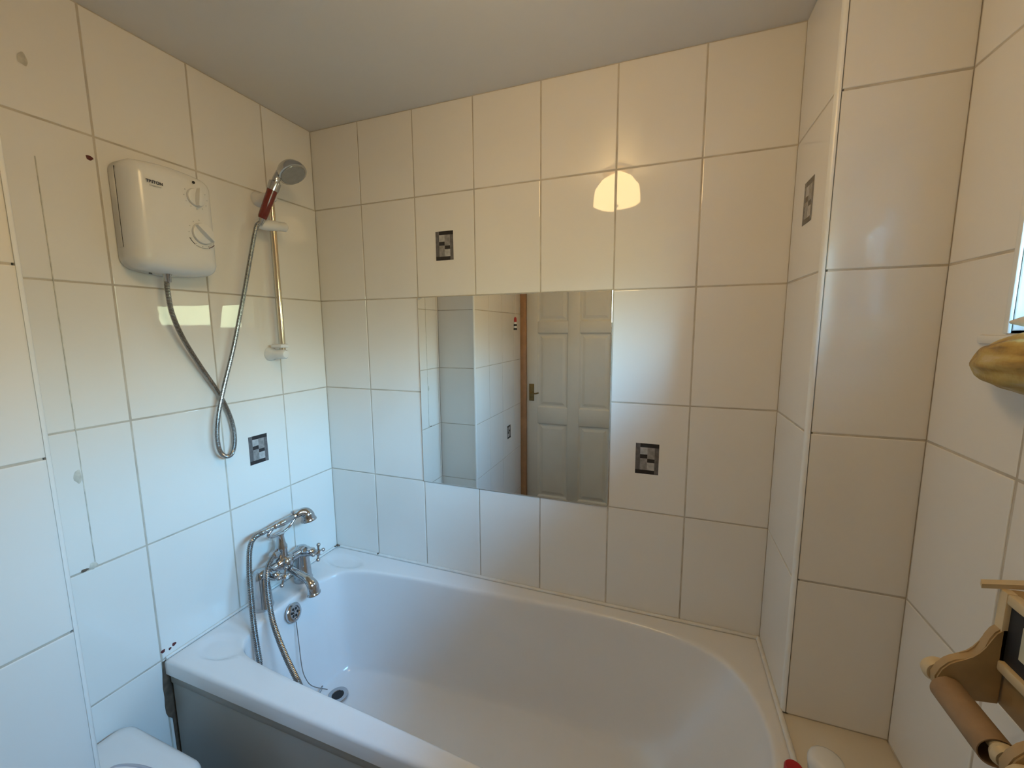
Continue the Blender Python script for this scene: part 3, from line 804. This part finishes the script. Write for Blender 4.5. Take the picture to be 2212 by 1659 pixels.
# ------------------------------------------------------------------ hand shower on the rail with its hose
def handset():
    g0 = at(566, 472, 0, 0.085); g1 = at(591, 404, 0, 0.122)
    d = (g1-g0).normalized(); Lg = (g1-g0).length
    r = empty('shower_handset', g0); tag(r, 'chrome shower head with dark red grip, hung on the riser rail', 'shower head')
    place(lathe('grip', [(0.0, 0), (0.0125, 0.0), (0.0145, 0.006), (0.0158, Lg*0.5), (0.0165, Lg-0.012), (0.0, Lg-0.012)], g0, d, 'red', None, 24), r)
    place(lathe('collar', [(0.0, Lg-0.013), (0.0185, Lg-0.013), (0.0192, Lg+0.004), (0.0188, Lg+0.016), (0.014, Lg+0.019), (0.0, Lg+0.019)], g0, d, 'chrome', None, 24), r)
    hc = at(629, 371, 0, 0.160)
    nf = Vector((0.55, 0.05, -0.84)).normalized()
    neck0 = g0+d*(Lg+0.012); back = hc-nf*0.024
    place(tube('neck', spline([neck0, neck0+d*0.020, back*0.6+neck0*0.4+Vector((-0.004, 0, 0.008)), back], 6), [0.0125]*6+[0.0125]*6+[0.015]*6+[0.018], 'chrome', None, 18), r)
    hd = lathe('head', [(0.0, -0.032), (0.020, -0.030), (0.036, -0.020), (0.046, -0.004), (0.049, 0.008), (0.048, 0.013), (0.044, 0.014), (0.0, 0.014)], hc, nf, 'chrome', None, 36); place(hd, r)
    fc = lathe('spray_face', [(0.0, 0.0145), (0.0425, 0.0145), (0.041, 0.0165), (0.030, 0.0175), (0.0, 0.018)], hc, nf, 'facegrey', None, 36); place(fc, r)
    # hose
    ex0 = at(361, 610, 0, 0.050)
    path = [ex0+Vector((0, 0, 0.012)), at(362, 628, 0, 0.050), at(372, 678, 0, 0.044), at(396, 732, 0, 0.036), at(432, 790, 0, 0.026), at(474, 852, 0, 0.016), at(499, 905, 0, 0.016),
            at(507, 948, 0, 0.022), at(502, 978, 0, 0.028), at(489, 986, 0, 0.034), at(475, 974, 0, 0.038), at(469, 940, 0, 0.040), at(472, 895, 0, 0.040), at(484, 835, 0, 0.040), at(505, 748, 0, 0.045),
            at(526, 640, 0, 0.055), at(541, 555, 0, 0.065), at(553, 492, 0, 0.078), g0-d*0.012]
    place(hose('hose', path, 0.0072, 'steel', None), r)
    place(lathe('hose_nut', [(0.0, -0.022), (0.0085, -0.022), (0.0105, -0.004), (0.0105, 0.003), (0.0, 0.003)], g0, d, 'chrome', None, 16), r)
M['facegrey'] = mat('spray_face_grey', (0.34, 0.335, 0.32), 0.2, 0.4, var=0.08, vscale=60)
handset()

# ------------------------------------------------------------------ bath mixer tap
TX, TYC, TZ = 0.066, -0.346, 0.676
def tap():
    r = empty('bath_mixer_tap', (TX, TYC, RIM)); tag(r, 'chrome bath shower mixer tap with cross handles on the bath rim', 'tap')
    for yy in (TYC-0.09, TYC+0.09):
        place(lathe('pillar', [(0.0, 0.0), (0.035, 0.0), (0.036, 0.006), (0.033, 0.014), (0.031, 0.05), (0.0285, 0.085), (0.0275, 0.105), (0.028, 0.118), (0.0265, 0.130), (0.019, 0.142), (0.0, 0.146)], (TX, yy, RIM-0.003), (0, 0, 1), 'chrome', None, 28), r)
    # cross bar body
    place(lathe('body', [(0.0, -0.104), (0.017, -0.104), (0.021, -0.092), (0.021, -0.080), (0.0175, -0.07), (0.0185, -0.036), (0.024, -0.030), (0.0275, -0.012), (0.0275, 0.012), (0.024, 0.030), (0.0185, 0.036), (0.0175, 0.07), (0.021, 0.080), (0.021, 0.092), (0.017, 0.104), (0.0, 0.104)], (TX+0.008, TYC, TZ), (0, 1, 0), 'chrome', None, 28), r)
    place(lathe('body_dome', [(0.0, 0.0), (0.021, 0.0), (0.021, 0.024), (0.0185, 0.031), (0.010, 0.036), (0.0, 0.0375)], (TX+0.010, TYC, TZ+0.002), (1, 0, 0.1), 'chrome', None, 28), r)
    # valves with cross handles, pointing forwards over the bath
    for s, hx in ((-1, at(615, 1246, 0, 0.152)), (1, at(689, 1193, 0, 0.152))):
        base = Vector((TX+0.004, TYC+s*0.083, TZ)); ax = (hx-base).normalized(); Lh = (hx-base).length
        vb = lathe('valve', [(0.0, 0.0), (0.020, 0.0), (0.0215, 0.018), (0.0205, 0.030), (0.0165, 0.037), (0.0175, 0.044), (0.0165, 0.056), (0.0125, 0.060), (0.0095, Lh-0.016), (0.0, Lh-0.016)], base, ax, 'chrome', None, 24); place(vb, r)
        bm = bmesh.new()
        add_lathe(bm, [(0.0, -0.018), (0.0095, -0.018), (0.0118, -0.006), (0.0118, 0.004), (0.009, 0.009), (0.0, 0.0105)], hx, ax, 20)
        u = ax.cross(Vector((0, 0, 1))).normalized(); v = u.cross(ax)
        th = math.radians(22 if s < 0 else 10)
        for k in range(4):
            a = th+k*PI/2; dv = u*math.cos(a)+v*math.sin(a)
            add_tube(bm, [hx+dv*0.006-ax*0.003, hx+dv*0.016-ax*0.003, hx+dv*0.026-ax*0.003], [0.0056, 0.0040, 0.0044], 10)
            add_lathe(bm, [(0.0, -0.0078)]+[(0.0078*math.sin(PI*q/8), -0.0078*math.cos(PI*q/8)) for q in range(1, 8)]+[(0.0, 0.0078)], hx+dv*0.0295-ax*0.003, dv, 12)
        hd = from_bm('cross_handle', bm, None, 'chrome', 40); place(hd, r)
        cp = lathe('index_cap', [(0.0, 0.0095), (0.0066, 0.0095), (0.006, 0.0118), (0.0, 0.0125)], hx, ax, 'wplastic', None, 16); cp.parent = hd
    # spout
    sy = TYC+0.004
    P = spline([(TX+0.012, sy, TZ-0.020), (TX+0.055, sy, TZ-0.030), (TX+0.095, sy, TZ-0.041), (TX+0.125, sy, TZ-0.052), (TX+0.143, sy, TZ-0.070), (TX+0.146, sy, TZ-0.098)], 8)
    n_ = len(P); bm = bmesh.new(); secs = []
    fr_ = frames(P)
    for i, p in enumerate(P):
        t = i/(n_-1); tg = fr_[i][0]; side = Vector((0, 1, 0)); upv = side.cross(tg).normalized()
        wv = 0.0145+0.0085*smooth((t-0.40)/0.5); hv = 0.0125+0.0055*smooth((t-0.4)/0.6)
        if i == n_-1: wv += 0.0035; hv += 0.0035
        secs.append([p+side*math.cos(k*2*PI/20)*wv+upv*math.sin(k*2*PI/20)*hv for k in range(20)])
    secs.append([Vector((0, 0, -0.005))+q for q in secs[-1]])
    loft(bm, secs, True, True)
    place(from_bm('spout', bm, None, 'chrome', 50), r)
    # diverter stem and cradle
    place(lathe('cradle_stem', [(0.0, -0.004), (0.022, -0.004), (0.0225, 0.012), (0.020, 0.020), (0.0195, 0.046), (0.021, 0.05), (0.021, 0.060), (0.0165, 0.070), (0.0135, 0.088), (0.0125, 0.100), (0.016, 0.112), (0.0, 0.114)], (TX+0.004, TYC, TZ+0.004), (0, 0, 1), 'chrome', None, 24), r)
    cz = TZ+0.114
    loop = spline([HA+(HB-HA)*0.30+Vector((0, 0, -0.004)), Vector((TX+0.004, TYC-0.050, cz+0.016)), Vector((TX+0.004, TYC-0.034, cz+0.003)), Vector((TX+0.004, TYC-0.010, cz-0.001)), Vector((TX+0.004, TYC+0.020, cz+0.001)), Vector((TX+0.004, TYC+0.046, cz+0.010)), HB-(HB-HA)*0.06+Vector((0, 0, -0.006))], 8)
    place(tube('cradle', loop, 0.0056, 'chrome', None, 12), r)
    # hose outlet elbow
    place(lathe('hose_outlet', [(0.0, 0.0), (0.012, 0.0), (0.012, 0.014), (0.0155, 0.016), (0.0155, 0.034), (0.011, 0.038), (0.0, 0.038)], (TX+0.004, TYC-0.010, TZ+0.046), (0.18, -1.0, 0.05), 'chrome', None, 20), r)
    return cz
HA = at(564, 1152, 0, TX+0.006); HB = at(642, 1113, 0, TX+0.006)
CZ = tap()

def bath_handset():
    a, c = HA, HB
    d = (c-a).normalized(); Lh = (c-a).length; q = Lh/0.17
    r = empty('bath_hand_shower', a); tag(r, 'chrome telephone-style hand shower resting on the bath tap cradle', 'hand shower')
    place(lathe('handle', [(0.0, 0.0), (0.0098, 0.0), (0.0102, 0.012*q), (0.0082, 0.018*q), (0.0102, 0.026*q), (0.0088, 0.034*q), (0.0088, 0.056*q), (0.0115, 0.062*q), (0.0098, 0.068*q), (0.0125, 0.078*q), (0.0135, 0.10*q), (0.0125, 0.14*q), (0.0095, 0.150*q), (0.0125, 0.156*q), (0.0095, 0.162*q), (0.0095, Lh), (0.0, Lh)], a, d, 'chrome', None, 24), r)
    kb = c-d*0.016
    place(lathe('hook', [(0.0, 0.0), (0.0034, 0.0), (0.0028, 0.012), (0.0052, 0.016), (0.0045, 0.021), (0.0, 0.0225)], kb+Vector((0, 0, 0.006)), (0, -0.35, 1), 'chrome', None, 12), r)
    # head: bends over, bell mouth facing down
    P = spline([c-d*0.004, c+d*0.014+Vector((0.002, 0, 0.005)), c+d*0.030+Vector((0.008, 0, 0.0)), c+d*0.036+Vector((0.014, 0, -0.014)), c+d*0.037+Vector((0.016, 0, -0.026))], 6)
    rr = [0.0125+0.0125*smooth(i/(len(P)-1)*1.25) for i in range(len(P))]
    bm = bmesh.new(); add_tube(bm, P, rr, 24)
    e = P[-1]; ax = (P[-1]-P[-2]).normalized()
    add_lathe(bm, [(0.0, -0.004), (0.025, -0.004), (0.0295, 0.004), (0.0295, 0.009), (0.026, 0.010), (0.0, 0.010)], e, ax, 28)
    place(from_bm('head', bm, None, 'chrome', 50), r)
    # hose out of the handle end, down into the bath and back up to the tap body
    path = [a+d*0.004, a-d*0.012, at(548, 1163, 0, 0.078), at(541, 1178, 0, 0.082), at(538, 1205, 0, 0.090), at(539, 1250, 0, 0.108), at(544, 1310, 0, 0.135), at(550, 1365, 0, 0.165), at(560, 1425, 0, 0.205),
            at(568, 1470, 0, 0.235), Vector((0.285, -0.545, 0.27)), Vector((0.36, -0.50, 0.195)), Vector((0.45, -0.50, 0.20)), at(668, 1520, 0, 0.415), at(640, 1465, 0, 0.345), at(613, 1408, 0, 0.270), at(592, 1352, 0, 0.200), at(581, 1300, 0, 0.150), at(577, 1255, 0, 0.118), at(579, 1225, 0, 0.096), at(588, 1205, 0, 0.082), at(598, 1193, 0, 0.074),
            Vector((TX+0.010, TYC-0.040, TZ+0.048))]
    place(hose('hose', path, 0.0092, 'steel', None, 0.0056, 14), r)
bath_handset()

# ------------------------------------------------------------------ ledge at the end of the bath
bm = bmesh.new(); add_box(bm, XB+0.003, XR, -0.98, YB+0.004, 0.0, 0.549, 0.003)
tag(from_bm('trim_4', bm, None, 'ledge', 40), 'boxed-in cream ledge between bath end and right wall', 'ledge', kind='structure')

# ------------------------------------------------------------------ bin in the alcove
def bin_():
    x0, x1, y0, y1 = 0.010, 0.345, -0.975, -0.824
    r = empty('waste_bin', ((x0+x1)/2, (y0+y1)/2, 0.0)); tag(r, 'white plastic bin with rounded lid beside the bath panel', 'bin')
    def rr(i, z, rad=0.045, dip=0.0):
        out = []; a, b2 = (x1-x0)/2-i, (y1-y0)/2-i; cx, cy = (x0+x1)/2, (y0+y1)/2; q = max(0.008, rad-i)
        for sx_, sy_, a0 in ((1, 1, 0), (-1, 1, PI/2), (-1, -1, PI), (1, -1, 1.5*PI)):
            for k in range(9):
                an = a0+k*PI/16; X = cx+sx_*(a-q)+math.cos(an)*q; Y = cy+sy_*(b2-q)+math.sin(an)*q
                out.append((X, Y, z+dip*smooth((0.14-X)/0.14)))
        return out
    bm = bmesh.new(); loft(bm, [rr(0.022, 0.0), rr(0.02, 0.004), rr(0.008, 0.385), rr(0.010, 0.395)], True, True)
    place(from_bm('bucket', bm, None, 'wplastic', 50), r)
    bm = bmesh.new(); loft(bm, [rr(0.001, 0.380), rr(0.0, 0.384), rr(0.0, 0.428, dip=0.004), rr(0.004, 0.440, dip=0.006), rr(0.012, 0.445, dip=0.008), rr(0.03, 0.446, dip=0.009)], True, True)
    ld_ = from_bm('lid', bm, None, 'wplastic', 50); place(ld_, r)
    p = [at(px_, py_, 2, 0.4475) for px_, py_ in ((236, 1664), (250, 1657), (275, 1654), (300, 1656), (322, 1662), (345, 1672))]
    sl = tube('finger_slot', spline(p, 6), 0.0045, 'gplastic', None, 8); sl.parent = ld_; sl.matrix_parent_inverse = Matrix.Translation(-Vector(r.location)) @ Matrix.Identity(4) if False else Matrix.Identity(4)
bin_()

# ------------------------------------------------------------------ toiletries on the ledge
c = Vector((1.782, -0.425, 0.5495))
r = empty('white_tub', c); tag(r, 'white domed plastic pot standing on the ledge by the boxing', 'pot')
place(lathe('pot_body', [(0.0, 0.0), (0.030, 0.0), (0.033, 0.005), (0.034, 0.024), (0.0, 0.024)], c, (0, 0, 1), 'wplastic', None, 32), r)
place(lathe('pot_lid', [(0.0, 0.023), (0.0355, 0.023), (0.0355, 0.034), (0.032, 0.043), (0.024, 0.048), (0.0, 0.050)], c, (0, 0, 1), 'wplastic', None, 32), r)
c = Vector((1.704, -0.484, RIM))
r = empty('red_capped_bottle', c); tag(r, 'small bottle with a red cap standing on the bath corner', 'bottle')
place(lathe('bottle_body', [(0.0, 0.0), (0.018, 0.0), (0.020, 0.004), (0.020, 0.030), (0.016, 0.036), (0.0, 0.036)], c, (0, 0, 1), 'wplastic', None, 28), r)
place(lathe('cap', [(0.0, 0.035), (0.0185, 0.035), (0.0185, 0.054), (0.016, 0.058), (0.0, 0.059)], c, (0, 0, 1), 'redcap', None, 28), r)

# ------------------------------------------------------------------ toilet roll holder on the right wall
def roll_holder():
    DF = 0.060                      # cabinet depth
    xf = XR-DF
    yl = -0.640; yr = -0.815        # far and near ends
    zt, zb = 1.166, 1.046
    r = empty('toilet_roll_holder', (XR, (yl+yr)/2, zb)); tag(r, 'cream wooden toilet roll holder with framed front on the right wall', 'roll holder')
    bx = bmesh.new(); add_box(bx, xf+0.004, XR-0.001, yr, yl, zb-0.058, zt, 0.002)
    place(from_bm('cabinet', bx, None, 'cream2', 40), r)
    # end rail on top, its tip overhanging the front
    bm = bmesh.new()
    prism(bm, [(XR-0.088, -0.638, zt), (XR-0.094, -0.652, zt), (XR-0.002, -0.626, zt), (XR-0.002, -0.612, zt)], (0, 0, 0.007))
    place(from_bm('top_rail', bm, None, 'cream', 40), r)
    # moulded frame
    bm = bmesh.new(); w_ = 0.016
    for a0, a1, b0, b1 in ((yl, yl-w_, zb, zt), (yr+w_, yr, zb, zt), (yl-w_, yr+w_, zt-w_, zt), (yl-w_, yr+w_, zb, zb+w_)):
        add_box(bm, xf-0.008, xf+0.006, a1, a0, b0, b1, 0.003)
    fm = from_bm('frame', bm, None, 'cream', 40); place(fm, r)
    place(box('mount', xf-0.001, xf+0.004, yr+w_, yl-w_, zb+w_, zt-w_, 'black'), r)
    place(box('picture', xf-0.0025, xf, yr+w_+0.022, yl-w_-0.026, zb+w_+0.022, zt-w_-0.018, 'picture'), r)
    # scrolled arms
    def arm(y0, y1):
        prof = [(-0.002, 1.112), (0.006, 1.110), (0.013, 1.102), (0.018, 1.090), (0.021, 1.076), (0.025, 1.064), (0.032, 1.055), (0.042, 1.050), (0.052, 1.046), (0.060, 1.039), (0.068, 1.027), (0.073, 1.012), (0.071, 0.996), (0.062, 0.987), (0.045, 0.985), (0.025, 0.987), (-0.002, 0.989)]
        bm = bmesh.new(); prism(bm, [(xf-p[0], y0, p[1]) for p in prof], (0, y1-y0, 0))
        es = [e for e in bm.edges if abs((e.verts[0].co-e.verts[1].co).y) < 1e-5]
        bmesh.ops.bevel(bm, geom=es, offset=0.0022, segments=2, affect='EDGES')
        return place(from_bm('arm', bm, None, 'cream2', 40), r)
    ax, az = xf-0.060, 1.008
    arm(-0.656, -0.640); arm(-0.800, -0.784)
    place(tube('dowel', [(ax, -0.630, az), (ax, -0.812, az)], 0.0085, 'cream', None, 16), r)
    for yk, s in ((-0.634, 1), (-0.806, -1)):
        place(lathe('knob', [(0.0, -0.006), (0.016, -0.006), (0.0195, 0.0), (0.0185, 0.007), (0.012, 0.012), (0.0, 0.0135)], (ax, yk, az), (0, s, 0), 'cream', None, 22), r)
    place(lathe('knob', [(0.0, -0.004), (0.013, -0.004), (0.016, 0.002), (0.013, 0.009), (0.0, 0.011)], (ax, -0.778, az), (0, 1, 0), 'cream', None, 22), r)
    # empty cardboard tube hanging on the dowel
    zc = az-0.0095; R0, R1 = 0.0205, 0.0190
    bm = bmesh.new(); add_lathe(bm, [(R1, 0.0), (R0, 0.0), (R0, 0.103), (R1, 0.103)], (ax, -0.660, zc), (0, -1, 0), 36)
    bm.faces.ensure_lookup_table()
    for f in [f for f in bm.faces if len(f.verts) > 4]: bm.faces.remove(f)
    # inner wall
    vs0 = [v for v in bm.verts if abs(math.hypot(v.co.x-ax, v.co.z-zc)-R1) < 1e-4]
    a_r = sorted([v for v in vs0 if abs(v.co.y+0.660) < 1e-4], key=lambda v: math.atan2(v.co.z-zc, v.co.x-ax)); b_r = sorted([v for v in vs0 if abs(v.co.y+0.763) < 1e-4], key=lambda v: math.atan2(v.co.z-zc, v.co.x-ax))
    for k in range(36): bm.faces.new((a_r[k], a_r[(k+1) % 36], b_r[(k+1) % 36], b_r[k]))
    ob = from_bm('cardboard_tube', bm, None, 'card', 40)
    tag(ob, 'empty brown cardboard toilet roll tube on the wooden dowel', 'cardboard tube')
roll_holder()

# ------------------------------------------------------------------ shells on the window sill
def shell():
    r = empty('large_shell', (XR-0.03, -0.60, 1.50)); tag(r, 'large ribbed yellow-brown shell overhanging the window sill', 'shell')
    tip = at(2114, 785, 0, XR-0.030); nA, nR = 26, 36; rows = []
    Ls = 0.26
    for i in range(nA+1):
        t = i/nA
        y = tip.y-Ls*t
        env = max(0.0, math.sin(PI*min(1.0, t*0.98+0.012)))**0.62
        zc = tip.z+0.004*math.sin(PI*t)+0.012*t; hz = 0.043*env+0.0015; hx = 0.045*env+0.0015
        xc = XR-0.030-0.012*t
        ring = []
        for k in range(nR):
            a = k*2*PI/nR; rib = 1+0.055*math.cos(9*a+0.8*math.sin(5*t))*min(1, 4*t)+0.02*math.sin(23*t+3*a)
            ring.append((min(xc-hx*math.cos(a)*rib, XR-0.002), y, zc+hz*math.sin(a)*rib))
        rows.append(ring)
    bm = bmesh.new(); loft(bm, rows, True, True)
    place(from_bm('shell_body', bm, None, 'shell', 180), r)
    s = lathe('pointed_shell', [(0.0, 0.0), (0.003, 0.004), (0.0055, 0.016), (0.0085, 0.03), (0.012, 0.05), (0.014, 0.065), (0.009, 0.078), (0.0, 0.082)], Vector((XR-0.02, -0.500, 1.5545)), (0.05, -1, 0.04), 'shellw', None, 18, 180)
    tag(s, 'small white pointed shell above the large brown shell', 'shell')
shell()

# ------------------------------------------------------------------ light pull (seen in the mirror)
px_, py_, zb_ = 0.315, -1.615, 1.545
r = empty('light_pull', (px_, py_, CEIL)); tag(r, 'lighthouse-shaped light pull with red top hanging on a cord', 'light pull')
place(tube('cord', [(px_, py_, CEIL), (px_, py_, zb_+0.098)], 0.0011, 'trim', None, 8), r)
place(lathe('ceiling_switch', [(0.0, 0), (0.04, 0), (0.038, -0.022), (0.0, -0.028)], (px_, py_, CEIL), (0, 0, 1), 'wplastic'), r)
place(lathe('red_top', [(0.0, 0.100), (0.006, 0.097), (0.0105, 0.085), (0.011, 0.060), (0.0, 0.060)], (px_, py_, zb_), (0, 0, 1), 'redcap', None, 18), r)
for k in range(4):
    z0_, z1_ = 0.060-0.015*k, 0.045-0.015*k
    place(lathe('stripe', [(0.0, z0_), (0.0115+0.0007*k, z0_), (0.0121+0.0007*k, z1_), (0.0, z1_)], (px_, py_, zb_), (0, 0, 1), 'wplastic' if k % 2 == 0 else 'black', None, 18), r)
